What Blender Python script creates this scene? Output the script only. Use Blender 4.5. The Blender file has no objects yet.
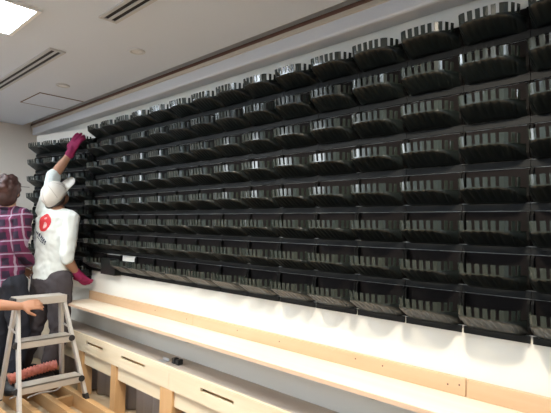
import bpy, bmesh, math, random
from mathutils import Vector, Matrix
random.seed(7)
scene = bpy.context.scene
COL = scene.collection
PI = math.pi

# ------------------------------------------------------------------ materials
def mat(name, color, rough=.6, metal=0.0, spec=.5, noise=None, emit=None, estr=0):
    m = bpy.data.materials.new(name); m.use_nodes = True
    nt = m.node_tree; b = nt.nodes['Principled BSDF']
    b.inputs['Base Color'].default_value = (*color, 1)
    b.inputs['Roughness'].default_value = rough
    b.inputs['Metallic'].default_value = metal
    b.inputs['Specular IOR Level'].default_value = spec
    if emit:
        b.inputs['Emission Color'].default_value = (*emit, 1)
        b.inputs['Emission Strength'].default_value = estr
    if noise:
        col2, scale, detail = noise
        tc = nt.nodes.new('ShaderNodeTexCoord'); mp = nt.nodes.new('ShaderNodeMapping')
        mp.inputs['Scale'].default_value = scale
        nz = nt.nodes.new('ShaderNodeTexNoise'); nz.inputs['Scale'].default_value = 1.0
        nz.inputs['Detail'].default_value = detail
        rp = nt.nodes.new('ShaderNodeValToRGB')
        rp.color_ramp.elements[0].position = .35; rp.color_ramp.elements[1].position = .65
        rp.color_ramp.elements[0].color = (*color, 1); rp.color_ramp.elements[1].color = (*col2, 1)
        nt.links.new(tc.outputs['Object'], mp.inputs['Vector'])
        nt.links.new(mp.outputs['Vector'], nz.inputs['Vector'])
        nt.links.new(nz.outputs['Fac'], rp.inputs['Fac'])
        nt.links.new(rp.outputs['Color'], b.inputs['Base Color'])
    return m

def plaid_mat():
    m = bpy.data.materials.new('plaid_cloth'); m.use_nodes = True
    nt = m.node_tree; b = nt.nodes['Principled BSDF']; b.inputs['Roughness'].default_value = .85
    tc = nt.nodes.new('ShaderNodeTexCoord')
    mp = nt.nodes.new('ShaderNodeMapping'); mp.inputs['Rotation'].default_value = (0, math.radians(7), math.radians(-38))
    nt.links.new(tc.outputs['Object'], mp.inputs['Vector'])
    sx = nt.nodes.new('ShaderNodeSeparateXYZ'); nt.links.new(mp.outputs['Vector'], sx.inputs['Vector'])
    def band(sock, period, phase, width):
        a = nt.nodes.new('ShaderNodeMath'); a.operation = 'MULTIPLY_ADD'
        nt.links.new(sock, a.inputs[0]); a.inputs[1].default_value = 1 / period; a.inputs[2].default_value = phase
        f = nt.nodes.new('ShaderNodeMath'); f.operation = 'FRACT'; nt.links.new(a.outputs[0], f.inputs[0])
        l = nt.nodes.new('ShaderNodeMath'); l.operation = 'LESS_THAN'; nt.links.new(f.outputs[0], l.inputs[0]); l.inputs[1].default_value = width
        return l.outputs[0]
    def mix(c1, fac, c2, k=1.0):
        x = nt.nodes.new('ShaderNodeMix'); x.data_type = 'RGBA'
        mu = nt.nodes.new('ShaderNodeMath'); mu.operation = 'MULTIPLY'; nt.links.new(fac, mu.inputs[0]); mu.inputs[1].default_value = k
        nt.links.new(mu.outputs[0], x.inputs[0])
        if isinstance(c1, tuple): x.inputs[6].default_value = c1
        else: nt.links.new(c1, x.inputs[6])
        x.inputs[7].default_value = c2
        return x.outputs[2]
    c = mix((.022, .010, .030, 1), band(sx.outputs['X'], .10, .10, .46), (.15, .012, .062, 1), .8)
    c = mix(c, band(sx.outputs['Z'], .10, .30, .46), (.15, .012, .062, 1), .6)
    c = mix(c, band(sx.outputs['X'], .10, .84, .11), (.46, .42, .52, 1), .5)
    c = mix(c, band(sx.outputs['Z'], .10, .04, .11), (.46, .42, .52, 1), .5)
    nt.links.new(c, b.inputs['Base Color'])
    return m

M = {}
M['wall'] = mat('white_wall_paint', (.72, .71, .66), .75)
M['wall_left'] = mat('cream_wall_paint', (.72, .65, .58), .8)
M['room'] = mat('far_room_paint', (.42, .47, .55), .9)
M['ceiling'] = mat('ceiling_paint', (.60, .66, .77), .9)
M['cove'] = mat('cove_shade_grey', (.36, .37, .40), .8)  # darker than the ceiling to carry the shade inside the slot
M['beam'] = mat('beam_plaster', (.56, .58, .62), .8)
M['panel'] = mat('white_board', (.80, .76, .70), .7)
M['pot'] = mat('dark_green_plastic', (.0075, .0105, .0105), .33, spec=.5)
M['rim'] = mat('dark_green_rim_plastic', (.022, .029, .025), .16, spec=.6)
M['rail'] = mat('black_rail_plastic', (.011, .012, .0125), .55, spec=.12)
M['plate'] = mat('black_felt_plate', (.006, .0045, .0045), .8, spec=.12)
M['bracket'] = mat('black_bracket', (.004, .004, .004), .7, spec=.1)
WSC = (1.2, 18, 18)
M['pine'] = mat('pine_trim', (.58, .40, .25), .55, noise=((.53, .35, .21), WSC, 3))
M['shelfwood'] = mat('pale_shelf_ply', (.82, .73, .60), .5, noise=((.77, .67, .53), WSC, 3))
M['shelfedge'] = mat('pink_shelf_edge', (.64, .46, .33), .6)
M['cream'] = mat('cream_board', (.80, .70, .52), .6, noise=((.74, .63, .45), WSC, 3))
M['benchtop'] = mat('grey_bench_top', (.52, .46, .40), .7, noise=((.46, .40, .35), (2, 6, 6), 4))
M['post'] = mat('pine_post', (.66, .42, .21), .6, noise=((.58, .34, .15), (14, 14, 1.5), 3))
M['joist'] = mat('larch_joist', (.50, .29, .125), .6, noise=((.58, .36, .17), WSC, 3))
M['deck'] = mat('plywood_deck', (.47, .35, .22), .75, noise=((.41, .30, .19), (3, 8, 3), 4))
M['woodtrim'] = mat('ceiling_wood_trim', (.50, .45, .38), .6)
M['brown'] = mat('dark_brown_bead', (.13, .065, .045), .7)  # one even brown for bead, joints and screw heads
M['film'] = mat('grey_plastic_film', (.34, .31, .30), .4)
M['dark'] = mat('dark_void', (.03, .025, .025), .9)
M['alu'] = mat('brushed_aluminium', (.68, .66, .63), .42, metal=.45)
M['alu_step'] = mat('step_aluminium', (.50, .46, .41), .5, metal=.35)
M['blackplastic'] = mat('black_plastic', (.018, .018, .02), .5)
M['skin'] = mat('skin', (.46, .235, .145), .55)
M['skin2'] = mat('pale_skin', (.50, .26, .16), .55)
M['hair'] = mat('brown_hair', (.040, .016, .013), .6, noise=((.085, .034, .027), (30, 30, 12), 4))
M['whiteshirt'] = mat('white_jersey', (.72, .76, .74), .9)
M['cap'] = mat('white_cap', (.78, .74, .68), .85)
M['capseam'] = mat('cap_seam_shade', (.50, .46, .41), .9)
M['capband'] = mat('cap_band', (.05, .045, .045), .8)
M['glove'] = mat('magenta_glove', (.30, .012, .085), .75)
M['greypants'] = mat('grey_work_trousers', (.062, .053, .060), .9)
M['jeans'] = mat('dark_denim', (.013, .015, .023), .9, noise=((.024, .027, .040), (20, 20, 6), 3))
M['darkshirt'] = mat('dark_shirt', (.03, .03, .035), .9)
M['shoe'] = mat('dark_shoe', (.02, .02, .022), .6)
M['red'] = mat('red_print', (.62, .035, .045), .7)
M['pinkprint'] = mat('pale_print', (.75, .40, .40), .7)
M['navy'] = mat('navy_print', (.045, .06, .10), .7)
M['plaid'] = plaid_mat()
M['hose'] = mat('salmon_corrugated_plastic', (.62, .20, .15), .45)
M['cord'] = mat('pale_cord', (.55, .52, .50), .6)
M['steel'] = mat('grey_steel', (.55, .56, .58), .35, metal=.7)
M['ventframe'] = mat('vent_frame', (.46, .47, .50), .6)
M['ventslot'] = mat('vent_slot', (.012, .010, .010), .7)
M['lightframe'] = mat('light_frame', (.80, .82, .85), .5)
M['diffuser'] = mat('lit_diffuser', (.9, .9, .9), .5, emit=(.80, .91, 1.0), estr=53)
M['lampring'] = mat('downlight_ring', (.56, .58, .62), .5)
M['lamplens'] = mat('downlight_lens', (.68, .70, .74), .4)
M['lampon'] = mat('downlight_lens_lit', (.9, .85, .75), .3, emit=(1, .84, .6), estr=6)
M['glint_light'] = mat('glint_pane', (.6, .65, .7), .2, emit=(.88, .95, 1.0), estr=15)  # glowing pane of the added window, for glints on the rims
M['eye'] = mat('eye', (.03, .02, .02), .2)

# ------------------------------------------------------------------ helpers
def add_box(bm, a, b):
    x0, y0, z0 = a; x1, y1, z1 = b
    v = [bm.verts.new(p) for p in ((x0,y0,z0),(x1,y0,z0),(x1,y1,z0),(x0,y1,z0),(x0,y0,z1),(x1,y0,z1),(x1,y1,z1),(x0,y1,z1))]
    for f in ((0,3,2,1),(4,5,6,7),(0,1,5,4),(1,2,6,5),(2,3,7,6),(3,0,4,7)):
        bm.faces.new([v[i] for i in f])

def add_prism(bm, poly, z0, z1):
    lo = [bm.verts.new((x, y, z0)) for x, y in poly]; hi = [bm.verts.new((x, y, z1)) for x, y in poly]
    n = len(poly)
    bm.faces.new(lo[::-1]); bm.faces.new(hi)
    for i in range(n):
        j = (i + 1) % n
        bm.faces.new((lo[i], lo[j], hi[j], hi[i]))

def add_loft(bm, pts, radii, side=(1, 0, 0), n=14):
    """closed tube along pts; radii: float or (along side, across)"""
    pts = [Vector(p) for p in pts]; side = Vector(side); rings = []
    for i, p in enumerate(pts):
        t = (pts[min(i+1, len(pts)-1)] - pts[max(i-1, 0)])
        t = t.normalized() if t.length > 1e-9 else Vector((0, 0, 1))
        s = side - t * side.dot(t)
        if s.length < 1e-3:
            s = Vector((0, 1, 0)) - t * t.y
            if s.length < 1e-3: s = Vector((1, 0, 0))
        s.normalize(); c = t.cross(s)
        r = radii[i]; ra, rb = (r, r) if not isinstance(r, tuple) else r
        rings.append([bm.verts.new(p + s*ra*math.cos(2*PI*k/n) + c*rb*math.sin(2*PI*k/n)) for k in range(n)])
    for a, b in zip(rings, rings[1:]):
        for k in range(n):
            bm.faces.new((a[k], a[(k+1) % n], b[(k+1) % n], b[k]))
    bm.faces.new(rings[0][::-1]); bm.faces.new(rings[-1])

def add_limb(bm, pts, radii, side=(1, 0, 0), n=12):
    """rounded-end tube"""
    pts = [Vector(p) for p in pts]
    def r0(r): return r if not isinstance(r, tuple) else min(r)
    def sc(r, k): return r*k if not isinstance(r, tuple) else (r[0]*k, r[1]*k)
    d0 = (pts[0]-pts[1]).normalized(); d1 = (pts[-1]-pts[-2]).normalized()
    P = [pts[0]+d0*r0(radii[0])*.85, pts[0]+d0*r0(radii[0])*.55] + pts + [pts[-1]+d1*r0(radii[-1])*.55, pts[-1]+d1*r0(radii[-1])*.85]
    Rr = [sc(radii[0], .45), sc(radii[0], .84)] + list(radii) + [sc(radii[-1], .84), sc(radii[-1], .45)]
    add_loft(bm, P, Rr, side, n)

def add_ball(bm, c, r, rot=None, seg=16, rings=10):
    rx, ry, rz = (r, r, r) if not isinstance(r, tuple) else r
    mtx = Matrix.Translation(Vector(c)) @ ((rot.to_4x4() if rot is not None else Matrix.Identity(4))) @ Matrix.Diagonal((rx, ry, rz, 1))
    bmesh.ops.create_uvsphere(bm, u_segments=seg, v_segments=rings, radius=1, matrix=mtx)

def add_cyl(bm, p0, p1, r, n=14, r2=None):
    add_loft(bm, [p0, p1], [r, r if r2 is None else r2], n=n)

def add_bar(bm, p0, p1, w, d, side):
    """rectangular bar from p0 to p1: w along side, d across"""
    p0 = Vector(p0); p1 = Vector(p1); t = (p1-p0).normalized(); s = Vector(side); s = (s - t*s.dot(t)).normalized(); c = t.cross(s)
    q = []
    for p in (p0, p1):
        for a, b in ((-1,-1),(1,-1),(1,1),(-1,1)):
            q.append(bm.verts.new(p + s*a*w/2 + c*b*d/2))
    for f in ((3,2,1,0),(4,5,6,7),(0,1,5,4),(1,2,6,5),(2,3,7,6),(3,0,4,7)):
        bm.faces.new([q[i] for i in f])

def obj(name, bm, m, parent=None, smooth=False, bevel=0, local=True):
    """link the bmesh as one object; with a parent, verts given in world space are moved into the parent's space"""
    bmesh.ops.recalc_face_normals(bm, faces=bm.faces)
    me = bpy.data.meshes.new(name); 
    if parent is not None and not local:
        inv = (Matrix.Translation(root_of(parent))).inverted()
        bmesh.ops.transform(bm, matrix=inv, verts=bm.verts)
    bm.to_mesh(me); bm.free()
    me.materials.append(m)
    if smooth:
        for p in me.polygons: p.use_smooth = True
    o = bpy.data.objects.new(name, me); COL.objects.link(o)
    if parent is not None: o.parent = parent
    if bevel:
        bv = o.modifiers.new('bevel', 'BEVEL'); bv.width = bevel; bv.segments = 2; bv.limit_method = 'ANGLE'
    return o

def root_of(o):
    v = Vector((0, 0, 0))
    while o is not None:
        v += o.location; o = o.parent
    return v

def tag(o, label, cat, group=None, kind=None):
    o['label'] = label; o['category'] = cat
    if group: o['group'] = group
    if kind: o['kind'] = kind
    return o

def thing(name, loc, label, cat, group=None, rz=0):
    o = bpy.data.objects.new(name, None); COL.objects.link(o); o.location = loc; o.rotation_euler = (0, 0, rz)
    o.empty_display_size = .1
    return tag(o, label, cat, group)

def struct(name, bm, m, label=None, bevel=0):
    o = obj(name, bm, m, bevel=bevel); o['kind'] = 'structure'
    if label: o['label'] = label
    return o

def boxes(*bs):
    bm = bmesh.new()
    for a, b in bs: add_box(bm, a, b)
    return bm

def part(name, m, parent, bm, **k):
    return obj(name, bm, m, parent, local=False, **k)

# ------------------------------------------------------------------ dimensions (metres; camera above the origin, planted wall at y = D)
D, H = 1.904, 1.36
CEIL = 2.38
BEAM = 2.29
W, ROW = .25, .16
T0 = -.542                  # right edge of the second column
ZB = .964                   # lower edge of the lowest row
XL, XR, YF = -5.36, 2.6, -4.2
JT = .09                    # joist tops

# ------------------------------------------------------------------ room shell
struct('floor', boxes(((XL-.1, YF-.1, -.06), (XR+.1, D+.2, 0))), M['deck'], 'plywood deck between the floor joists')
struct('wall_back', boxes(((XL-.1, D, 0), (XR+.1, D+.12, CEIL+.12))), M['wall'], 'white wall behind the black planters')
struct('wall_left', boxes(((XL-.1, YF-.1, 0), (XL, D, CEIL+.12))), M['wall_left'], 'cream wall at the far left end of the room')
struct('wall_right', boxes(((XR, YF-.1, 0), (XR+.1, D, CEIL+.12))), M['room'])
struct('wall_front', boxes(((XL, YF-.1, 0), (XR, YF, CEIL+.12))), M['room'])
struct('ceiling', boxes(((XL-.1, YF-.1, CEIL), (XR+.1, 1.705, CEIL+.12)), ((XL-.1, D, CEIL+.12), (XR+.1, D+.12, CEIL+.14))), M['ceiling'], 'pale grey ceiling')
# recessed slot between the ceiling edge and the beam
struct('trim_1', boxes(((XL, 1.705, CEIL+.085), (XR, 1.80, CEIL+.12))), M['cove'], 'recessed slot along the ceiling edge, coloured dark grey for its shade')
struct('trim_2', boxes(((XL, 1.80, BEAM), (XR, D, CEIL+.12))), M['beam'], 'grey plaster beam running above the planters', bevel=.012)
struct('trim_3', boxes(((XL, 1.788, 2.362), (XR, 1.80, CEIL+.004))), M['woodtrim'], 'thin wooden strip along the top of the beam')
struct('trim_4', boxes(((XL, 1.785, CEIL+.004), (XR, 1.80, CEIL+.024))), M['brown'], 'dark brown bead between ceiling and beam')
# panel joint on the left wall
struct('trim_5', boxes(((XL, 1.40, H+.374), (XL+.004, 1.80, H+.380))), M['brown'], 'thin dark joint across the cream wall')

# angled white panel at the far left end (12 degrees to the wall)
A12 = math.radians(12)
CC = Vector((-4.05, D, 0)); DL = Vector((-math.cos(A12), -math.sin(A12), 0)); NR = Vector((math.sin(A12), -math.cos(A12), 0))
e0 = CC + DL*.01; e1 = CC + DL*.925
bm = bmesh.new(); add_prism(bm, [(e0.x, e0.y), (e1.x, e1.y), (e1.x, D), (e0.x, D)], .80, H+.862)
struct('wall_angled', bm, M['panel'], 'white angled board at the left end of the planted wall', bevel=.003)

# unseen window added in the left wall to put glints on the planter rims
Y0, Y1, Z0, Z1 = -3.95, -2.05, 1.0, 1.95
bm = boxes(((XL, Y0-.06, Z0-.06), (XL+.03, Y0, Z1+.06)), ((XL, Y1, Z0-.06), (XL+.03, Y1+.06, Z1+.06)), ((XL, Y0, Z0-.06), (XL+.03, Y1, Z0)), ((XL, Y0, Z1), (XL+.03, Y1, Z1+.06)), ((XL, (Y0+Y1)/2-.025, Z0), (XL+.025, (Y0+Y1)/2+.025, Z1)))
wn = struct('added_window_1', bm, M['ventframe'], 'unseen window added in the cream left wall to light the planter rims')
obj('pane', boxes(((XL+.004, Y0, Z0), (XL+.010, Y1, Z1))), M['glint_light'], wn)

# ------------------------------------------------------------------ planters
RIM_PATH = [(.006, .004), (.009, .04), (.013, .075), (.018, .098), (.026, .109), (.04, .1135), (.07, .1155), (.125, .1155), (.165, .112),
            (.188, .105), (.203, .094), (.215, .074), (.225, .05), (.234, .025), (.241, .004)]
def dens(path, n):
    L = [0]
    for p, q in zip(path, path[1:]): L.append(L[-1] + math.dist(p, q))
    out = []
    for i in range(n + 1):
        s = L[-1] * i / n
        k = max(j for j in range(len(path) - 1) if L[j] <= s + 1e-12)
        f = (s - L[k]) / (L[k+1] - L[k])
        out.append((path[k][0] + f*(path[k+1][0]-path[k][0]), path[k][1] + f*(path[k+1][1]-path[k][1])))
    return out, L[-1]
def at_s(s):
    P, Lt = FINE
    i = max(0, min(len(P)-1, s/Lt*(len(P)-1))); k = min(int(i), len(P)-2); f = i-k
    return (P[k][0]+f*(P[k+1][0]-P[k][0]), P[k][1]+f*(P[k+1][1]-P[k][1]))
FINE = dens(RIM_PATH, 400); LT = FINE[1]
def s_of(u, p):                                    # arc length of the path point nearest to (u, p)
    k = min(range(len(FINE[0])), key=lambda i: math.dist(FINE[0][i], (u, p)))
    return LT*k/(len(FINE[0])-1)
TABS = [(s_of(*a), s_of(*b)) for a, b in (          # arc-length intervals of the rim's teeth
    ((.009, .036), (.011, .052)), ((.012, .068), (.0145, .084)), ((.0185, .099), (.046, .114)), ((.058, .115), (.076, .1155)), ((.0875, .1155), (.1055, .1155)),
    ((.117, .1155), (.135, .115)), ((.1455, .114), (.162, .112)), ((.173, .110), (.200, .097)), ((.208, .086), (.215, .074)), ((.220, .062), (.2255, .049)))]
TABS.sort()
def in_tab(s): return any(a <= s <= b for a, b in TABS)

def rim_bm():
    bm = bmesh.new()
    P, L = dens(RIM_PATH, 64)
    lo = [bm.verts.new((.125+(x-.125)*.985, -y*.968, .0815)) for x, y in P]; hi = [bm.verts.new((.125+(x-.125)*.987, -y*.972, .0850)) for x, y in P]
    for i in range(len(P)-1): bm.faces.new((lo[i], lo[i+1], hi[i+1], hi[i]))
    for a, b in TABS:
        pts = [at_s(a + (b-a)*k/4) for k in range(5)]
        l = [bm.verts.new((.125+(x-.125)*.987, -y*.972, .0845)) for x, y in pts]
        h = [bm.verts.new((.125+(x-.125)*1.006, -y*1.006, .1200)) for x, y in pts]
        for i in range(4): bm.faces.new((l[i], l[i+1], h[i+1], h[i]))
    return bm
def groove(s):                                     # 1 in the middle of a gap between teeth, 0 on a tooth
    for (a, b), (c, d) in zip(TABS, TABS[1:]):
        if b - .004 < s < c + .004: return math.sin(PI*(s-b+.004)/(c-b+.008))
    return 0
def pot_bm():
    bm = bmesh.new()
    N = 120; P, L = dens(RIM_PATH, N); rows = []
    NV = 8; pm_ = .1155
    def zlow(y): return .029 + .0525*min(1, y/pm_)**.8
    rows.append([bm.verts.new((.125+(x-.125)*.985, -max(.004, y*.963), .083)) for x, y in P])
    for j in range(NV + 1):
        v = j/NV; row = []
        for i, (x, y) in enumerate(P):
            z0 = zlow(y); z = z0 + (.027-z0)*v
            f = .963*(1 - .80*(.9*v + .1*v*v))
            rib = -.0065*groove(L*i/N)*math.sin(PI*min(1, .10+v*1.05))*min(1, y/.06)
            row.append(bm.verts.new((.125 + (x-.125)*.985*(1-.10*v), -max(.004, y*f + rib), z)))
        rows.append(row)
    for a, b in zip(rows, rows[1:]):
        for i in range(N): bm.faces.new((a[i], a[i+1], b[i+1], b[i]))
    return bm
def plate_bm():
    bm = bmesh.new(); add_box(bm, (.0008, -.006, .030), (.2492, 0, .157)); return bm
def short_plate_bm(z1):
    bm = bmesh.new(); add_box(bm, (.0008, -.006, .030), (.2492, 0, z1)); return bm
def rail_bm(g=.0008):
    bm = bmesh.new()
    add_box(bm, (g, -.011, 0), (.25-g, 0, .025))
    add_box(bm, (g, -.0125, .0225), (.25-g, -.004, .027))
    return bm
def bracket_bm(right, top=.157):
    bm = bmesh.new()
    x0, x1 = (.2385, .2485) if right else (.0015, .0115)
    prof = [(0, .036), (-.012, .036), (-.024, .052), (-.024, top-.014), (-.014, top), (0, top)]
    a = [bm.verts.new((x0, y, z)) for y, z in prof]; b = [bm.verts.new((x1, y, z)) for y, z in prof]
    bm.faces.new(a); bm.faces.new(b[::-1])
    for i in range(6): bm.faces.new((a[i], a[(i+1)%6], b[(i+1)%6], b[i]))
    return bm
def solid(o, t):
    s = o.modifiers.new('thick', 'SOLIDIFY'); s.thickness = t; s.offset = 0
proto = thing('wall_planter', (0, 0, 0), 'x', 'planter')
obj('back_plate', plate_bm(), M['plate'], proto)
obj('lower_rail', rail_bm(), M['rail'], proto)
o = obj('pot', pot_bm(), M['pot'], proto, smooth=True); solid(o, .003)
o = obj('rim', rim_bm(), M['rim'], proto); solid(o, .0036)
obj('side_bracket', bracket_bm(False), M['bracket'], proto); obj('side_bracket', bracket_bm(True), M['bracket'], proto)
def variant(name, bm, m):
    me = bpy.data.meshes.new(name); bmesh.ops.recalc_face_normals(bm, faces=bm.faces); bm.to_mesh(me); bm.free(); me.materials.append(m); return me
VAR = {'short': {'back_plate': variant('short_back_plate', short_plate_bm(.112), M['plate'])},
       'top': {'back_plate': variant('top_back_plate', short_plate_bm(.118), M['plate']),
               'side_bracket': variant('top_side_bracket_left', bracket_bm(False, .118), M['bracket']),
               'side_bracket.001': variant('top_side_bracket_right', bracket_bm(True, .118), M['bracket'])},
       'bottom': {'lower_rail': variant('gapped_rail', rail_bm(.0055), M['rail'])}}
VAR['short'].update(VAR['bottom'])
FLAT = bpy.data.meshes.new('flat_panel'); bm = boxes(((.006, -.055, .0), (.244, -.006, .128))); bm.to_mesh(FLAT); bm.free(); FLAT.materials.append(M['pot'])

PARTS = list(proto.children)
def planter(loc, rz, label, group, skip=(), var=None, sx=1.0):
    r = proto.copy(); COL.objects.link(r)
    for ch in PARTS:
        if ch.name.split('.')[0] in skip: continue
        c = ch.copy(); COL.objects.link(c); c.parent = r
        if var in VAR and ch.name in VAR[var]: c.data = VAR[var][ch.name]
    r.location = loc; r.rotation_euler = (0, 0, rz); r.scale = (sx, 1, 1)
    tag(r, label, 'planter', group)
    return r
ORD = ['first', 'second', 'third', 'fourth', 'fifth', 'sixth', 'seventh', 'eighth', 'ninth', 'tenth', 'eleventh', 'twelfth', 'thirteenth', 'fourteenth', 'fifteenth', 'sixteenth']
rowname = ['top row', 'second row from top', 'third row from top', 'fourth row from top', 'fifth row from top', 'sixth row from top', 'seventh row from top', 'bottom row']
for k in range(-1, 14):
    for r in range(8):
        z = ZB + (7 - r)*ROW
        x = T0 - (k+1)*W
        cname = ['cut by the right edge', 'second column from right'][k+1] if k < 1 else ORD[k+1] + ' column from right'
        lab = 'dark plastic wall planter, %s, %s' % (rowname[r], cname)
        if r == 7 and k == 11:
            planter((x, D, z), 0, 'dark bottom-row planter with a white gap of bare wall above it', 'planters on the long wall', var='short')
        elif r == 7 and k == 12:
            p = planter((x, D, z-.006), 0, 'flat dark bottom-row unit without notched rim, right of the lower pink glove', 'planters on the long wall', skip=('pot', 'rim'), var='bottom')
            f = bpy.data.objects.new('front_panel', FLAT); COL.objects.link(f); f.parent = p
        else:
            planter((x, D, z), 0, lab, 'planters on the long wall', var={0: 'top', 7: 'bottom'}.get(r))
zb2 = H + .765 - .119 - 7*ROW
for c in range(3):
    for r in range(8):
        t = .16 + .25*(c+1)
        p = CC + DL*t
        planter((p.x, p.y, zb2 + (7-r)*ROW), A12, 'dark plastic planter on the angled white board, %s, %s column' % (rowname[r], ['right', 'middle', 'left'][c]), 'planters on the angled board', var={0: 'top', 7: 'bottom'}.get(r))
for r in range(8):
    p = CC + DL*.158
    planter((p.x, p.y, zb2 + (7-r)*ROW), A12, 'narrow dark planter in the inner corner beside the long wall, %s' % rowname[r], 'narrow planters in the inner corner', sx=.61, var={0: 'top', 7: 'bottom'}.get(r))
for r in range(8):
    p = e1
    planter((p.x - .002, D - .004, zb2 + (7-r)*ROW), -PI/2, 'dark planter seen side-on at the left edge of the angled board, %s' % rowname[r], 'planters on the left edge of the angled board', sx=.72)
for ch in PARTS: bpy.data.objects.remove(ch)
bpy.data.objects.remove(proto)

# ------------------------------------------------------------------ batten, shelf
XS0 = -4.06
t = thing('wall_batten', (-2, D, .718), 'long pine batten fixed to the white wall just below the planters', 'batten')
seams = [XS0, -2.55, -.774, .9]
for i, (a, b) in enumerate(zip(seams, seams[1:])):
    part('board', M['pine'], t, boxes(((a+.0015, D-.020, .7185), (b-.0015, D, .788))), bevel=.002)
for x, z in ((-1.289, .763), (-1.145, .761), (-.847, .752), (-.80, .760), (-2.116, .759), (-1.777, .755), (-3.0, .757), (-2.62, .752), (-.45, .757)):
    bm = bmesh.new(); add_cyl(bm, (x, D-.0195, z), (x, D-.0215, z), .0035, 8)
    part('screw_head', M['brown'], t, bm)
t = thing('wall_shelf', (-2, D, .70), 'long pale plywood shelf running along the wall under the pine batten', 'shelf')
part('shelf_board', M['shelfwood'], t, boxes(((XS0, 1.653, .700), (.9, D, .718))), bevel=.001)
part('edge_strip', M['shelfedge'], t, boxes(((XS0, 1.647, .6995), (.9, 1.653, .7175))))
for x in (-3.92, -2.6, -1.2, .2):
    bm = bmesh.new(); add_prism(bm, [(0, 0), (0.02, 0), (0.02, 1), (0, 1)], 0, 1); bm.free()
    bm = bmesh.new()
    a = [bm.verts.new((x-.012, y, z)) for y, z in ((D, .699), (1.76, .699), (1.78, .68), (D-.02, .60), (D, .60))]
    b = [bm.verts.new((x+.012, y, z)) for y, z in ((D, .699), (1.76, .699), (1.78, .68), (D-.02, .60), (D, .60))]
    bm.faces.new(a); bm.faces.new(b[::-1])
    for i in range(5): bm.faces.new((a[i], a[(i+1)%5], b[(i+1)%5], b[i]))
    part('shelf_bracket', M['wall'], t, bm)

# ------------------------------------------------------------------ bench carcass below the shelf
YB = 1.715
t = thing('timber_bench', (-2.2, YB, 0), 'long low timber bench frame with slotted cream front boards under the shelf', 'bench')
BX = [-5.3, -3.955, -2.55, -.95, .9]
for i, (a, b) in enumerate(zip(BX, BX[1:])):
    part('top_board', M['benchtop'], t, boxes(((a+.001, YB+.016, .462), (b-.001, D-.002, .484))))
slots = {1: [(-3.714, -3.427), (-3.149, -2.834)], 2: [(-2.229, -1.941), (-1.60, -1.30)], 0: [(-4.9, -4.6)], 3: [(-.6, -.3)]}
for i, (a, b) in enumerate(zip(BX, BX[1:])):
    bm = bmesh.new(); a += .0012; b -= .0012
    z0, z1, s0, s1 = .351, .485, .419, .440
    add_box(bm, (a, YB-.002, s1), (b, YB+.016, z1)); add_box(bm, (a, YB-.002, z0), (b, YB+.016, s0))
    xs = [a]
    for p, q in slots[i]: xs += [p, q]
    xs.append(b)
    for p, q in zip(xs[::2], xs[1::2]): add_box(bm, (p, YB-.002, s0), (q, YB+.016, s1))
    part('slotted_front_board', M['cream'], t, bm)
    part('slot_backing', M['post'], t, boxes(((a, YB+.040, .40), (b, YB+.046, .455))))
for i, (a, b) in enumerate(zip(BX, BX[1:])):
    part('lower_board', M['cream'], t, boxes(((a, YB+.018, .250), (b, YB+.036, .352))))
for x0, x1 in ((-3.835, -3.765), (-3.296, -3.222), (-2.648, -2.515), (-1.9, -1.83), (-1.25, -1.18), (-4.45, -4.38)):
    part('post', M['post'], t, boxes(((x0, YB+.0, 0), (x1, YB+.085, .3505))), bevel=.002)
# grey film inside the bench
bm = bmesh.new(); n = 220; lo = []; hi = []
for i in range(n+1):
    x = -5.2 + 5.6*i/n
    y = D - .052 + .018*math.sin(x*31) + .012*math.sin(x*53+1)
    lo.append(bm.verts.new((x, y, .01))); hi.append(bm.verts.new((x, y+.01*math.sin(x*17), .44)))
for i in range(n): bm.faces.new((lo[i], lo[i+1], hi[i+1], hi[i]))
o = obj('plastic_sheet', bm, M['film'], smooth=True); solid(o, .002)
tag(o, 'wrinkled grey plastic sheet hanging behind the bench posts', 'sheet')

# small things lying on the bench
t = thing('dark_clamp', (-2.59, 1.80, .484), 'small dark double-knobbed clamp lying on the bench top', 'clamp')
for x in (-2.605, -2.562):
    part('jaw', M['blackplastic'], t, boxes(((x-.017, 1.775, .484), (x+.017, 1.815, .519))), bevel=.006)
part('bridge', M['blackplastic'], t, boxes(((-2.60, 1.785, .490), (-2.567, 1.803, .503))), bevel=.003)
t = thing('steel_bracket', (-2.70, 1.766, .484), 'small shiny grey steel bracket lying on the bench left of the dark clamp', 'bracket')
part('base_leaf', M['steel'], t, boxes(((-2.735, 1.745, .484), (-2.665, 1.79, .487))), bevel=.001)
part('raised_leaf', M['steel'], t, boxes(((-2.735, 1.786, .487), (-2.665, 1.79, .503))), bevel=.001)

# ------------------------------------------------------------------ floor joists
jd = ['against the bench posts', 'second out from the bench', 'third out from the bench', 'fourth out from the bench', 'fifth out from the bench', 'sixth out from the bench']
for i, y in enumerate((1.60, 1.43, 1.26, 1.09, .92, .75)):
    o = obj('floor_joist', boxes(((XL+.02, y-.022, 0), (-.9, y+.022, JT if i else JT+.012))), M['joist'], bevel=.003)
    tag(o, 'long orange-brown floor joist lying parallel to the wall, ' + jd[i], 'joist', 'floor joists')
for i, (x, y0, y1) in enumerate(((-3.95, 1.282, 1.408), (-3.45, 1.112, 1.238), (-3.62, 1.452, 1.578), (-4.25, 1.112, 1.238))):
    o = obj('joist_blocking', boxes(((x-.02, y0, 0), (x+.02, y1, .078))), M['joist'], bevel=.002)
    tag(o, 'short wooden block between two floor joists, ' + ['under the ladder', 'by the ladder foot nearest the camera', 'beside the bench', 'by the jeans of the plaid person'][i], 'block', 'blocks between the joists')

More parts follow.
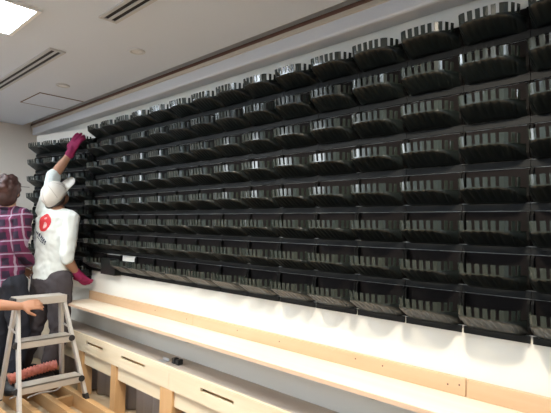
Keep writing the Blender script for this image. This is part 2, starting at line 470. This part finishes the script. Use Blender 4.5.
# ------------------------------------------------------------------ step ladder
t = thing('step_ladder', (-3.6, 1.35, JT), 'small aluminium folding step ladder standing on the joists in front of the workers', 'ladder')
TL, TR = Vector((-3.60, 1.165, .825)), Vector((-3.60, 1.475, .825))
FL, FR = Vector((-3.36, 1.13, JT-.012)), Vector((-3.426, 1.600, JT+.012))
RL, RR = Vector((-3.83, 1.15, JT+.012)), Vector((-3.86, 1.60, JT+.012))
for a, b in ((TL, FL), (TR, FR)):
    bm = bmesh.new(); add_bar(bm, a, b, .042, .022, (1, 0, 0)); lg = part('front_leg', M['alu'], t, bm, bevel=.003)
    bm = bmesh.new(); dd = (b-a).normalized(); add_bar(bm, b-dd*.035, b+dd*.012, .05, .030, (1, 0, 0)); part('rubber_foot', M['blackplastic'], lg, bm, bevel=.003)
for a, b in ((TL, RL), (TR, RR)):
    a = a + Vector((-.035, .0, -.02))
    bm = bmesh.new(); add_bar(bm, a, b, .046, .024, (1, 0, 0)); lg = part('rear_leg', M['alu'], t, bm, bevel=.003)
    bm = bmesh.new(); dd = (b-a).normalized(); add_bar(bm, b-dd*.03, b+dd*.012, .042, .028, (1, 0, 0)); part('rubber_foot', M['blackplastic'], lg, bm, bevel=.003)
bm = bmesh.new()
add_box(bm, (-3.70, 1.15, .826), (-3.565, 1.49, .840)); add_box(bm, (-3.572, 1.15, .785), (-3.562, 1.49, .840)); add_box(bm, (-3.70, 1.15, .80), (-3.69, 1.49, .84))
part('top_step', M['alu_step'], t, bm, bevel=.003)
for y0, y1 in ((1.128, 1.152), (1.488, 1.512)):
    part('end_cap', M['blackplastic'], t, boxes(((-3.66, y0, .80), (-3.575, y1, .838))), bevel=.006)
def on(a, b, z): return a + (b-a)*((z-a.z)/(b.z-a.z))
for z in (.545, .262):
    l, r = on(TL, FL, z), on(TR, FR, z)
    bm = bmesh.new()
    xf = (l.x+r.x)/2 + .02
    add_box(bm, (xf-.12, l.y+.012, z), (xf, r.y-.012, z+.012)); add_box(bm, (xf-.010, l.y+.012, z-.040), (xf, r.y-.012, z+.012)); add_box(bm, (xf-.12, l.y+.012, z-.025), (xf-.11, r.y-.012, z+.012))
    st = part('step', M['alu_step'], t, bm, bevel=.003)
    for q in (l, r):
        bm = bmesh.new(); add_cyl(bm, (xf-.02, q.y-.014, z-.012), (xf+.008, q.y-.014, z-.012), .022, 14) ; part('end_cap', M['blackplastic'], st, bm, bevel=.002)
for a, b in ((TL, FL), (TR, FR)):
    p = on(a, b, .60); q = Vector((p.x-.20, p.y, .62))
    bm = bmesh.new(); add_bar(bm, p, q, .014, .004, (0, 0, 1)); part('spreader', M['alu'], t, bm)

# ------------------------------------------------------------------ corrugated conduit and cords on the joists
bm = bmesh.new(); pts = []; rad = []
c0, c1, c2 = Vector((-3.875, 1.22, .205)), Vector((-3.87, 1.38, .245)), Vector((-3.845, 1.545, .262))
for i in range(61):
    s = i/60
    pts.append((1-s)**2*c0 + 2*s*(1-s)*c1 + s*s*c2); rad.append(.040 if i % 4 < 2 else .033)
add_loft(bm, pts, rad, n=18)
tag(obj('corrugated_conduit', bm, M['hose'], smooth=True), 'salmon pink corrugated conduit lying on the joists behind the ladder', 'conduit')
bm = bmesh.new()  # bag shape added to fill an unclear dark area below the conduit
add_limb(bm, [(-3.92, 1.22, .126), (-3.915, 1.36, .148), (-3.905, 1.49, .158)], [(.10, .045), (.12, .062), (.10, .068)], side=(1, 0, 0), n=18)
bag = obj('dark_bag_fill', bm, M['blackplastic'], smooth=True); tag(bag, 'dark soft bag added to fill the dark area under the pink conduit', 'bag')
bm = bmesh.new(); add_loft(bm, [(-3.85, 1.24, .16), (-3.80, 1.30, .185), (-3.80, 1.42, .195), (-3.83, 1.48, .185)], [.008]*4, n=8)
part('strap', M['darkshirt'], bag, bm, smooth=True)
def cord(name, P, r, lab):
    Q = [Vector(p) for p in P]; pts = []
    for i in range(len(Q)-1):
        a, b, c, d = Q[max(i-1, 0)], Q[i], Q[i+1], Q[min(i+2, len(Q)-1)]
        for k in range(8):
            t = k/8; pts.append(.5*((2*b) + (c-a)*t + (2*a-5*b+4*c-d)*t*t + (3*b-a-3*c+d)*t**3))
    pts.append(Q[-1])
    bm = bmesh.new(); add_loft(bm, pts, [r]*len(pts), side=(0, 0, 1), n=8); o = obj(name, bm, M['cord'], smooth=True)
    tag(o, lab, 'cord', 'pale cords by the ladder')
cord('pale_cord', [(-3.78, 1.20, .098), (-3.84, 1.33, .098), (-3.80, 1.47, .098), (-3.86, 1.56, .098), (-3.96, 1.60, .10)], .006, 'pale cord trailing over the joists in front of the pink conduit')
cord('pale_cord', [(-3.72, 1.30, .098), (-3.76, 1.40, .098), (-3.74, 1.50, .098), (-3.80, 1.57, .098)], .006, 'second pale cord lying nearer the lower ladder step')

# ------------------------------------------------------------------ ceiling fittings
def ceiling_light(x, y, lab):
    t = thing('ceiling_light', (x, y, CEIL), lab, 'ceiling light', 'square ceiling light panels')
    h = .200; f = .020
    bm = bmesh.new()
    for a, b in (((-h-f, -h-f), (h+f, -h)), ((-h-f, h), (h+f, h+f)), ((-h-f, -h), (-h, h)), ((h, -h), (h+f, h))):
        add_box(bm, (a[0], a[1], -.012), (b[0], b[1], 0))
    obj('frame', bm, M['lightframe'], t)
    obj('diffuser', boxes(((-h, -h, -.006), (h, h, -.002))), M['diffuser'], t)
ceiling_light(-2.592, .60, 'bright square ceiling light panel at the top left of the picture')
for x, y in ((-4.39, .60), (-4.3, -1.45), (-.9, -1.45), (-2.585, -3.1), (.9, .3), (1.0, -2.8)):  # unseen panels; the first is added to brighten the left wall
    ceiling_light(x, y, 'unseen lit square ceiling light panel elsewhere in the room, outside the picture')
def vent(x0, lab):
    t = thing('slot_vent', (x0, 1.08, CEIL), lab, 'ceiling vent', 'ceiling slot vents')
    L = 1.2
    obj('backing', boxes(((-L/2+.012, -.036, -.004), (L/2-.012, .036, -.001))), M['ventslot'], t)
    bm = bmesh.new()
    add_box(bm, (-L/2, -.047, -.009), (L/2, -.030, 0)); add_box(bm, (-L/2, .030, -.009), (L/2, .047, 0))
    add_box(bm, (-L/2, -.030, -.009), (-L/2+.018, .030, 0)); add_box(bm, (L/2-.018, -.030, -.009), (L/2, .030, 0))
    obj('frame', bm, M['ventframe'], t)
    obj('divider', boxes(((-L/2+.018, -.007, -.009), (L/2-.018, .007, -.003))), M['ventframe'], t)
vent(-3.45, 'two-slot ceiling vent near the left wall, beside the bright light panel')
vent(-1.635, 'two-slot ceiling vent cut by the top edge of the picture')
def downlight(x, y, lab, lit=False):
    t = thing('downlight', (x, y, CEIL), lab, 'downlight', 'small round downlights')
    bm = bmesh.new(); n = 24
    ri = []; 
    for r, z in ((.048, -.0005), (.048, -.006), (.036, -.009), (.030, -.004)):
        ri.append([bm.verts.new((r*math.cos(2*PI*k/n), r*math.sin(2*PI*k/n), z)) for k in range(n)])
    for a, b in zip(ri, ri[1:]):
        for k in range(n): bm.faces.new((a[k], a[(k+1)%n], b[(k+1)%n], b[k]))
    obj('ring', bm, M['lampring'], t, smooth=True)
    bm = bmesh.new(); add_cyl(bm, (0, 0, -.0045), (0, 0, -.001), .031, 24); obj('lens', bm, M['lampon'] if lit else M['lamplens'], t)
downlight(-2.515, 1.40, 'small round unlit downlight in the ceiling between the two slot vents')
downlight(-3.562, 1.395, 'small round unlit downlight in the ceiling near the access hatch')
t = thing('ceiling_hatch', (-4.1, 1.55, CEIL), 'rectangular ceiling access hatch outlined by thin brown joints', 'hatch')
x0, x1, y0, y1 = -4.335, -3.895, 1.352, 1.70
obj('panel', boxes(((x0+4.1+.004, y0-1.55+.004, -.003), (x1+4.1-.004, y1-1.55-.004, 0))), M['ceiling'], t)
for n_, a, b in (('joint', (x0, y0), (x1, y0+.007)), ('joint', (x0, y0), (x0+.010, y1)), ('joint', (x1-.010, y0), (x1, y1))):
    obj(n_, boxes(((a[0]+4.1, a[1]-1.55, -.004), (b[0]+4.1, b[1]-1.55, 0))), M['brown'], t)
# unseen warm lamps above the wall; the last is added to brighten the bench
def spot(x, y, e, ang, tx, ty, tz):
    downlight(x, y, 'lit warm downlight outside the picture, above the ' + ('near end of the shelf' if x > -1 else 'middle of the shelf' if x > -2 else 'ladder and the bench, added to brighten them'), True)
    L = bpy.data.lights.new('warm_lamp', 'SPOT'); L.energy = e; L.color = (1, .88, .71); L.spot_size = math.radians(ang); L.spot_blend = .75; L.shadow_soft_size = .08
    o = bpy.data.objects.new('warm_lamp', L); COL.objects.link(o); o.location = (x, y, CEIL-.03)
    o.rotation_euler = (Vector((tx, ty, tz)) - o.location).to_track_quat('-Z', 'Y').to_euler()
spot(-.70, 1.0, 150, 125, -.95, 1.62, .5)
spot(-1.80, .92, 120, 115, -2.1, 1.50, .4)
spot(-3.1, .45, 85, 105, -3.45, 1.3, .2)

# ------------------------------------------------------------------ people
def remesh(o, vox, it=4):
    r = o.modifiers.new('skin', 'REMESH'); r.mode = 'VOXEL'; r.voxel_size = vox; r.use_smooth_shade = True
    s = o.modifiers.new('soft', 'SMOOTH'); s.factor = .5; s.iterations = it
def add_hand(bm, wr, d, palm_n, left, grow=0.0, curl=.5, size=1.0, splay=2.0):
    """palm, four unequal bent fingers and a thumb; d = wrist-to-knuckle direction, palm_n = direction the palm faces"""
    wr = Vector(wr); d = Vector(d).normalized(); pn = Vector(palm_n); pn = (pn - d*pn.dot(d)).normalized(); s = d.cross(pn) * (1 if left else -1)   # s points to the thumb side
    k = size
    add_limb(bm, [wr + d*.012*k, wr + d*.05*k, wr + d*.082*k], [(.028*k+grow, .017*k+grow), (.038*k+grow, .016*k+grow), (.040*k+grow, .014*k+grow)], side=s)
    for off, ln in ((.030, .074), (.010, .084), (-.011, .078), (-.030, .060)):
        p = wr + d*.088*k + s*off*k; q = [p - d*.015*k]; dirn = (d + s*off*splay).normalized(); ang = 0; q.append(p)
        for f, c in ((.45, .6), (.32, 1.0), (.23, .8)):
            ang += curl*c; dd = dirn*math.cos(ang) + pn*math.sin(ang)
            q.append(q[-1] + dd*ln*f*k)
        add_limb(bm, q, [.0095*k+grow, .0095*k+grow, .0088*k+grow, .0080*k+grow, .0070*k+grow], n=8)
    p = wr + d*.028*k + s*.026*k
    t1 = (d*.6 + s*.75 + pn*.3).normalized(); t2 = (d*.85 + s*.25 + pn*.55).normalized()
    add_limb(bm, [p - s*.01*k, p + t1*.034*k, p + t1*.034*k + t2*.030*k, p + t1*.034*k + t2*.055*k], [.015*k+grow, .012*k+grow, .0105*k+grow, .0088*k+grow], n=8)

def add_head(bm, c, face, right, k=1.0):
    c = Vector(c); f = Vector(face).normalized(); r = Vector(right); r = (r - f*r.dot(f)).normalized(); u = r.cross(f)
    rot = Matrix((r, f, u)).transposed()
    add_ball(bm, c + u*.015 - f*.008, (.076*k, .096*k, .100*k), rot)
    add_ball(bm, c + f*.022 - u*.055, (.056*k, .066*k, .066*k), rot)
    add_ball(bm, c + f*.030 - u*.095, (.032*k, .040*k, .026*k), rot)
    add_limb(bm, [c + f*.086 + u*.012, c + f*.098 - u*.012, c + f*.106 - u*.030], [.009, .011, .014], side=r, n=8)
    add_ball(bm, c + f*.082 - u*.062, (.024, .010, .008), rot, 10, 6)
    for sgn in (1, -1):
        add_ball(bm, c + r*sgn*.078 - f*.008 - u*.010, (.010, .022, .032), rot, 10, 8)
    return f, r, u, rot
def add_eyes(root, c, f, r, u):
    for sgn in (1, -1):
        bm = bmesh.new(); add_ball(bm, Vector(c) + f*.081 + r*sgn*.031 + u*.008, .011, None, 10, 8)
        part('eye', M['eye'], root, bm, smooth=True)

def lerp(a, b, t): return Vector(a)*(1-t) + Vector(b)*t
def person(spec):
    J = {k: Vector(v) for k, v in spec['J'].items()}
    R_ = (J['shR'] - J['shL']).normalized(); 
    root = thing('person', spec['base'], spec['label'], 'person')
    # ---- body
    bm = bmesh.new()
    spine = [J['pel'] + Vector((0,0,-.07)), J['pel'], lerp(J['pel'], J['waist'], .6), J['waist'], lerp(J['waist'], J['chest'], .55), J['chest'], lerp(J['chest'], J['neck'], .55), lerp(J['chest'], J['neck'], .9)]
    tr = [(.13,.095), (.150,.105), (.142,.10), (.132,.092), (.145,.10), (.160,.108), (.150,.092), (.080,.062)]
    g = spec.get('girth', 1.0); tr = [(a*g, b*g) for a, b in tr]
    add_limb(bm, spine, tr, side=R_, n=20)
    up = (J['head'] - J['neck']).normalized()
    add_limb(bm, [J['neck'] - up*.06, J['neck'] + up*.02, J['head'] - up*.05], [.062, .054, .054], side=R_)
    f, r, u, rot = add_head(bm, J['head'], spec['face'], spec.get('faceright', R_))
    for S in 'RL':
        add_limb(bm, [lerp(J['sh'+S], J['chest'], .25), J['sh'+S], lerp(J['sh'+S], J['el'+S], .5), J['el'+S], lerp(J['el'+S], J['wr'+S], .35), lerp(J['el'+S], J['wr'+S], .8), J['wr'+S]],
                 [.062, .056, .047, .040, .042, .031, .027])
        hip = J['hip'+S]
        add_limb(bm, [hip + Vector((0,0,.03)), lerp(hip, J['kn'+S], .35), J['kn'+S], lerp(J['kn'+S], J['an'+S], .3), lerp(J['kn'+S], J['an'+S], .75), J['an'+S]],
                 [.092, .080, .058, .058, .044, .038])
        toe = J['to'+S]
        add_limb(bm, [J['an'+S] + (J['an'+S]-toe)*.25 - Vector((0,0,.03)), lerp(J['an'+S], toe, .5) + Vector((0,0,-.02)), toe], [.034, .034, .026], side=R_)
        hd = spec['hand'+S]
        add_hand(bm, J['wr'+S], hd[0], hd[1], S == 'L', 0, hd[2], hd[3] if len(hd) > 3 else 1.0, 6.0 if len(hd) > 3 and S == 'L' else 2.0)
    body = part('body', spec['skin'], root, bm, smooth=True); remesh(body, .0058, 2)
    add_eyes(root, J['head'], f, r, u)
    # ---- shirt
    bm = bmesh.new(); e = .014
    hem = spec['hem']
    sp2 = [lerp(J['pel'], J['waist'], hem), lerp(J['pel'], J['waist'], max(hem, .5)), J['waist'], lerp(J['waist'], J['chest'], .55), J['chest'], lerp(J['chest'], J['neck'], .55), lerp(J['chest'], J['neck'], .93)]
    tr2 = [(.155,.118), (.153,.115), (.146,.108), (.156,.113), (.170,.120), (.160,.104), (.078,.066)]
    tr2 = [(a*g+.004, b*g+.004) for a, b in tr2]
    add_loft(bm, sp2, tr2, side=R_, n=24)
    slv = []; slo = []
    for S in 'RL':
        sl = spec['sleeve'+S]
        sh, el, wr = J['sh'+S], J['el'+S], J['wr'+S]
        P_ = [lerp(sh, J['chest'], .35), sh, lerp(sh, el, .5)]; Q_ = [.078, .071, .064]
        if sl <= 1: P_.append(lerp(sh, el, sl)); Q_.append(.060)
        else:
            P_ += [el, lerp(el, wr, (sl-1)*.6), lerp(el, wr, sl-1)]; Q_ += [.056, .056, .048]
        add_limb(bm, [lerp(J['neck'], J['chest'], .25), lerp(lerp(J['neck'], J['chest'], .25), sh, .55), sh], [.062, .066, .064])
        b2 = bmesh.new(); add_limb(b2, P_[:-1], Q_[:-1]); add_loft(b2, P_[-3:], Q_[-3:], n=14); slv.append(b2)
    sh = part('shirt', spec['shirt'], root, bm, smooth=True); remesh(sh, .009, 5)
    for b2 in slv:
        q = part('sleeve', spec['shirt'], sh, b2, smooth=True); remesh(q, .008, 3); slo.append(q)
    ctex = bpy.data.textures.new('folds', 'CLOUDS'); ctex.noise_scale = .065; ctex.noise_depth = 1
    for q in [sh] + slo:
        dm = q.modifiers.new('folds', 'DISPLACE'); dm.texture = ctex; dm.strength = .030 if q is sh else .018; dm.mid_level = .5
    # ---- trousers
    bm = bmesh.new()
    add_limb(bm, [J['pel'] + Vector((0,0,-.05)), J['pel'], lerp(J['pel'], J['waist'], .5)], [(.158*g,.120*g), (.162*g,.122*g), (.148*g,.110*g)], side=R_, n=20)
    for S in 'RL':
        hip = J['hip'+S]
        pts = [hip + Vector((0,0,.03)), lerp(hip, J['kn'+S], .4), J['kn'+S], lerp(J['kn'+S], J['an'+S], .4), lerp(J['kn'+S], J['an'+S], .97)]
        add_limb(bm, pts[:3], [.105, .094, .078]); add_loft(bm, pts[2:], [.078, .074, .068], n=14)
    tro = part('trousers', spec['pants'], root, bm, smooth=True); remesh(tro, .010, 4)
    dm = tro.modifiers.new('folds', 'DISPLACE'); dm.texture = ctex; dm.strength = .025; dm.mid_level = .5
    for S in 'RL':
        bm = bmesh.new(); toe = J['to'+S]; an = J['an'+S]; zf = spec['ground']
        heel = an + (an-toe)*.32
        add_limb(bm, [Vector((heel.x, heel.y, zf+.040)), Vector((an.x, an.y, zf+.046)), Vector((toe.x, toe.y, zf+.034))], [(.040,.040), (.044,.044), (.042,.032)], side=R_)
        add_limb(bm, [Vector((an.x, an.y, zf+.05)), an + Vector((0,0,.05))], [.046, .046])
        s_ = part('shoe', M['shoe'], root, bm, smooth=True); remesh(s_, .008, 2)
    return root, J, (f, r, u, rot), sh

# worker in the cap
fm, J, (f, r, u, rot), shirt = person(dict(
    base=(-4.13, 1.60, JT), label='person in white cap, white shirt and pink gloves reaching up to the planters', skin=M['skin'], shirt=M['whiteshirt'], pants=M['greypants'], ground=JT, girth=1.02,
    J=dict(pel=(-4.085, 1.577, .905), waist=(-4.085, 1.572, 1.06), chest=(-4.055, 1.574, 1.315), neck=(-4.06, 1.577, 1.485), head=(-4.058, 1.568, 1.602),
           shR=(-3.917, 1.645, 1.405), shL=(-4.158, 1.522, 1.46), elR=(-3.875, 1.603, 1.090), wrR=(-3.958, 1.722, .958), elL=(-4.158, 1.585, 1.764), wrL=(-4.098, 1.690, 1.962),
           hipR=(-3.985, 1.60, .87), hipL=(-4.19, 1.555, .87), knR=(-4.00, 1.625, .49), knL=(-4.27, 1.52, .49), anR=(-4.02, 1.55, .17), anL=(-4.33, 1.45, .17),
           toR=(-4.05, 1.66, .12), toL=(-4.37, 1.57, .12)),
    face=(-.28, .68, .68), faceright=(.937, .158, -.10), handR=((-.1, .72, -.68), (-.55, .45, .5), .35, 1.1), handL=((.22, .28, .88), (-.45, .85, -.1), .30, 1.2), hem=.0, sleeveR=1.06, sleeveL=1.06))
# gloves
for S, hd in (('R', ((-.1, .72, -.68), (-.55, .45, .5), .35, 1.1)), ('L', ((.22, .28, .88), (-.45, .85, -.1), .30, 1.2))):
    bm = bmesh.new(); add_hand(bm, J['wr'+S], hd[0], hd[1], S == 'L', .003, hd[2], hd[3], 6.0 if S == 'L' else 2.0)
    d = Vector(hd[0]).normalized(); add_limb(bm, [J['wr'+S] - d*.012, J['wr'+S] + d*.01, J['wr'+S] + d*.04], [.038, .036, .036])
    g_ = part('glove', M['glove'], fm, bm, smooth=True); remesh(g_, .0048, 1)
    g_['label'] = 'magenta pink work glove'
# cap
hc = J['head']
bm = bmesh.new(); n = 28
rings = []
for a in range(0, 10):
    th = a/9*PI/2
    rings.append([bm.verts.new(hc + u*(.012 + .100*math.sin(th)) - f*.008 + r*(.094*math.cos(th)+.0005)*math.cos(2*PI*k/n) + f*(.113*math.cos(th)+.0005)*math.sin(2*PI*k/n)) for k in range(n)])
low = [bm.verts.new(hc + u*(-.022 - .022*max(0, -math.sin(2*PI*k/n))) - f*.008 + r*.092*math.cos(2*PI*k/n) + f*.111*math.sin(2*PI*k/n)) for k in range(n)]
rings.insert(0, low)
for a, b in zip(rings, rings[1:]):
    for k in range(n): bm.faces.new((a[k], a[(k+1)%n], b[(k+1)%n], b[k]))
bm.faces.new(rings[-1])
cap = part('cap', M['cap'], fm, bm, smooth=True); solid(cap, .004)
bm = bmesh.new(); gi = []
for j in range(8):
    v = j/7; row = []
    for i in range(13):
        a = -1.15 + 2.3*i/12
        wd = .096*(1+.03*v)
        row.append(bm.verts.new(hc + u*(.002 + .006*v - .02*math.sin(a)**2*(.5+.3*v)) + r*wd*math.sin(a) + f*(-.008 + .110*math.cos(a) + .125*v*math.cos(a*.45))))
    gi.append(row)
for a, b in zip(gi, gi[1:]):
    for i in range(12): bm.faces.new((a[i], a[i+1], b[i+1], b[i]))
br = part('brim', M['cap'], cap, bm, smooth=True); solid(br, .005)
bm = bmesh.new(); add_ball(bm, hc + u*.114 - f*.008, (.008, .008, .005), rot, 10, 6); part('button', M['cap'], cap, bm, smooth=True)
for k in range(6):          # panel seams, greyed to draw the shading between cap panels
    a = 2*PI*(k+.5)/6; pts = []
    for i in range(9):
        th = i/9*PI/2
        pts.append(hc + u*(.012+.102*math.sin(th)) - f*.008 + r*.0965*math.cos(th)*math.cos(a) + f*.1155*math.cos(th)*math.sin(a))
    bm = bmesh.new(); add_loft(bm, pts, [.0026]*9, n=6); part('seam', M['capseam'], cap, bm, smooth=True)
pts = [hc + u*(-.024-.020*max(0, -math.sin(2*PI*k/24))) - f*.008 + r*.0945*math.cos(2*PI*k/24) + f*.1135*math.sin(2*PI*k/24) for k in range(12, 25)]
bm = bmesh.new(); add_loft(bm, pts, [.0065]*13, side=u, n=8); part('band', M['capband'], cap, bm, smooth=True)
# short hair below the cap
bm = bmesh.new(); add_ball(bm, hc - u*.035 - f*.030, (.076, .078, .062), rot); o = part('hair', M['hair'], fm, bm, smooth=True)

# prints on the back of the shirt: red emblem and dark blue lettering
def decal(name, m, centre, outline, vdir, udir, off):
    bm = bmesh.new(); n_ = Vector(udir).cross(Vector(vdir))
    N = 7
    c = Vector(centre); ud, vd = Vector(udir).normalized(), Vector(vdir).normalized()
    vs = [[bm.verts.new(c + ud*x*(i/N) + vd*y*(i/N)) for x, y in outline] for i in range(1, N+1)]
    c0 = bm.verts.new(c)
    for k in range(len(outline)):
        bm.faces.new((c0, vs[0][k], vs[0][(k+1) % len(outline)]))
        for i in range(N-1): bm.faces.new((vs[i][k], vs[i+1][k], vs[i+1][(k+1) % len(outline)], vs[i][(k+1) % len(outline)]))
    o = part(name, m, shirt, bm, smooth=True)
    sw = o.modifiers.new('lie', 'SHRINKWRAP'); sw.target = shirt; sw.wrap_method = 'NEAREST_SURFACEPOINT'; sw.wrap_mode = 'ABOVE_SURFACE'; sw.offset = off
    return o
E1 = Vector((.86, .50, .0)); UPV = Vector((.03, 0, 1))
def circ(rx, ry, n=20, wob=0): return [(rx*math.cos(2*PI*k/n)*(1+wob*math.sin(3*2*PI*k/n)), ry*math.sin(2*PI*k/n)) for k in range(n)]
LG = Vector((-3.998, 1.458, 1.375))
decal('print_red', M['red'], LG, circ(.064, .080, 24, .08), UPV, E1, .003)
decal('print_pale', M['pinkprint'], LG + E1*.012 + UPV*-.03, circ(.020, .026), UPV, E1, .005)
decal('print_pale', M['pinkprint'], LG + E1*.010 + UPV*.032, circ(.012, .010), UPV, E1, .005)
def rect(w, h): return [(-w/2, -h/2), (0, -h/2), (w/2, -h/2), (w/2, 0), (w/2, h/2), (0, h/2), (-w/2, h/2), (-w/2, 0)]
dv = (E1*.80 - UPV*.60).normalized(); dn = (E1*.6 + UPV*.8).normalized()
for i in range(7):
    p = LG + E1*(-.075) - UPV*.085 + dv*(.021*i)
    decal('print_letter', M['navy'], p, rect(.013, .030 if i % 3 else .022), dn, dv, .004)
for i in range(6):
    p = LG + E1*(-.068) - UPV*.125 + dv*(.019*i)
    decal('print_letter', M['navy'], p, rect(.012, .012), dn, dv, .004)

# worker in the plaid shirt
pm, J2, (f2, r2, u2, rot2), sh2 = person(dict(
    base=(-4.25, 1.28, JT), label='person with brown hair in a dark red plaid shirt, cut by the left edge', skin=M['skin2'], shirt=M['plaid'], pants=M['jeans'], ground=JT, girth=1.0,
    J=dict(pel=(-4.245, 1.283, .885), waist=(-4.24, 1.278, 1.05), chest=(-4.235, 1.272, 1.312), neck=(-4.225, 1.269, 1.478), head=(-4.225, 1.262, 1.612),
           shR=(-4.070, 1.335, 1.418), shL=(-4.40, 1.212, 1.430), elR=(-4.09, 1.322, 1.14), wrR=(-4.20, 1.465, 1.0), elL=(-4.45, 1.23, 1.15), wrL=(-4.40, 1.38, .98),
           hipR=(-4.165, 1.315, .85), hipL=(-4.335, 1.25, .85), knR=(-4.15, 1.37, .48), knL=(-4.345, 1.30, .48), anR=(-4.155, 1.34, .17), anL=(-4.37, 1.26, .17),
           toR=(-4.22, 1.46, .12), toL=(-4.44, 1.38, .12)),
    face=(-.75, .66, .0), handR=((-.2, .8, -.5), (-.9, 0, .2), .4), handL=((.1, .9, -.3), (.6, .2, -.6), .4), hem=-.15, sleeveR=1.75, sleeveL=1.75))
bm = bmesh.new(); h2 = J2['head']
add_ball(bm, h2 + u2*.022 - f2*.022, (.094, .106, .108), rot2); add_ball(bm, h2 - u2*.045 - f2*.042, (.086, .078, .080), rot2)
for k in range(70):
    a = random.uniform(0, 2*PI); b = random.uniform(-.5, 1.2)
    add_ball(bm, h2 - f2*.02 + r2*.088*math.cos(a)*math.cos(b) + f2*(min(.03, .10*math.sin(a)*math.cos(b))) + u2*(.02+.106*math.sin(b)), random.uniform(.014, .026), None, 8, 6)
hr = part('hair', M['hair'], pm, bm, smooth=True); remesh(hr, .007, 6)
# shirt tail and collar
bm = bmesh.new(); cpts = [J2['neck'] + u2*(-.005) + r2*.074*math.cos(2*PI*k/16) + f2*.066*math.sin(2*PI*k/16) for k in range(17)]
add_loft(bm, cpts, [(.012, .022)]*17, side=u2, n=8); part('collar', M['plaid'], sh2, bm, smooth=True)

# third person: only the bare forearm and hand on the ladder reach into the picture
tm, J3, (f3, r3, u3, rot3), sh3 = person(dict(
    base=(-3.86, .55, 0), label='bare forearm and hand of a person outside the picture, gripping the ladder top', skin=M['skin'], shirt=M['darkshirt'], pants=M['jeans'], ground=0, girth=1.0,
    J=dict(pel=(-3.99, .48, .50), waist=(-3.97, .50, .66), chest=(-3.92, .56, .93), neck=(-3.90, .60, 1.10), head=(-3.88, .64, 1.23),
           shR=(-3.70, .60, 1.04), shL=(-4.05, .60, 1.05), elR=(-3.585, .905, .830), wrR=(-3.512, 1.152, .796), elL=(-4.16, .70, .79), wrL=(-4.10, .90, .62),
           hipR=(-3.90, .46, .46), hipL=(-4.08, .48, .46), knR=(-3.87, .86, .40), knL=(-4.10, .86, .38), anR=(-3.90, .60, .10), anL=(-4.12, .58, .10),
           toR=(-3.89, .71, .05), toL=(-4.11, .69, .05)),
    face=(.2, .95, -.1), handR=((.12, .98, .06), (-.75, .1, -.55), .45), handL=((.1, .5, -.8), (.6, .2, 0), .4), hem=.0, sleeveR=.7, sleeveL=.7))
bm = bmesh.new(); h3 = J3['head']; add_ball(bm, h3 + u3*.024 - f3*.022, (.086, .100, .100), rot3); part('hair', M['hair'], tm, bm, smooth=True)

# ------------------------------------------------------------------ world, camera
w = bpy.data.worlds.new('world'); scene.world = w; w.use_nodes = True
w.node_tree.nodes['Background'].inputs['Color'].default_value = (.5, .5, .52, 1); w.node_tree.nodes['Background'].inputs['Strength'].default_value = .2
cam = bpy.data.cameras.new('camera'); co = bpy.data.objects.new('camera', cam); COL.objects.link(co)
cam.sensor_width = 36; cam.lens = 478.16/551*36; cam.clip_start = .02
yaw, pit, rol = .770050, .0455659, .0209297
fw = Vector((-math.sin(yaw)*math.cos(pit), math.cos(yaw)*math.cos(pit), math.sin(pit)))
rr = fw.cross(Vector((0, 0, 1))).normalized(); uu = rr.cross(fw)
r_, u_ = rr*math.cos(rol) + uu*math.sin(rol), -rr*math.sin(rol) + uu*math.cos(rol)
mw = Matrix((r_, u_, -fw)).transposed().to_4x4(); mw.translation = (0, 0, H)
co.matrix_world = mw
scene.camera = co
scene.view_settings.view_transform = 'Standard'; scene.view_settings.look = 'None'; scene.view_settings.gamma = 1; scene.view_settings.use_curve_mapping = False
scene.view_settings.exposure = 0.0
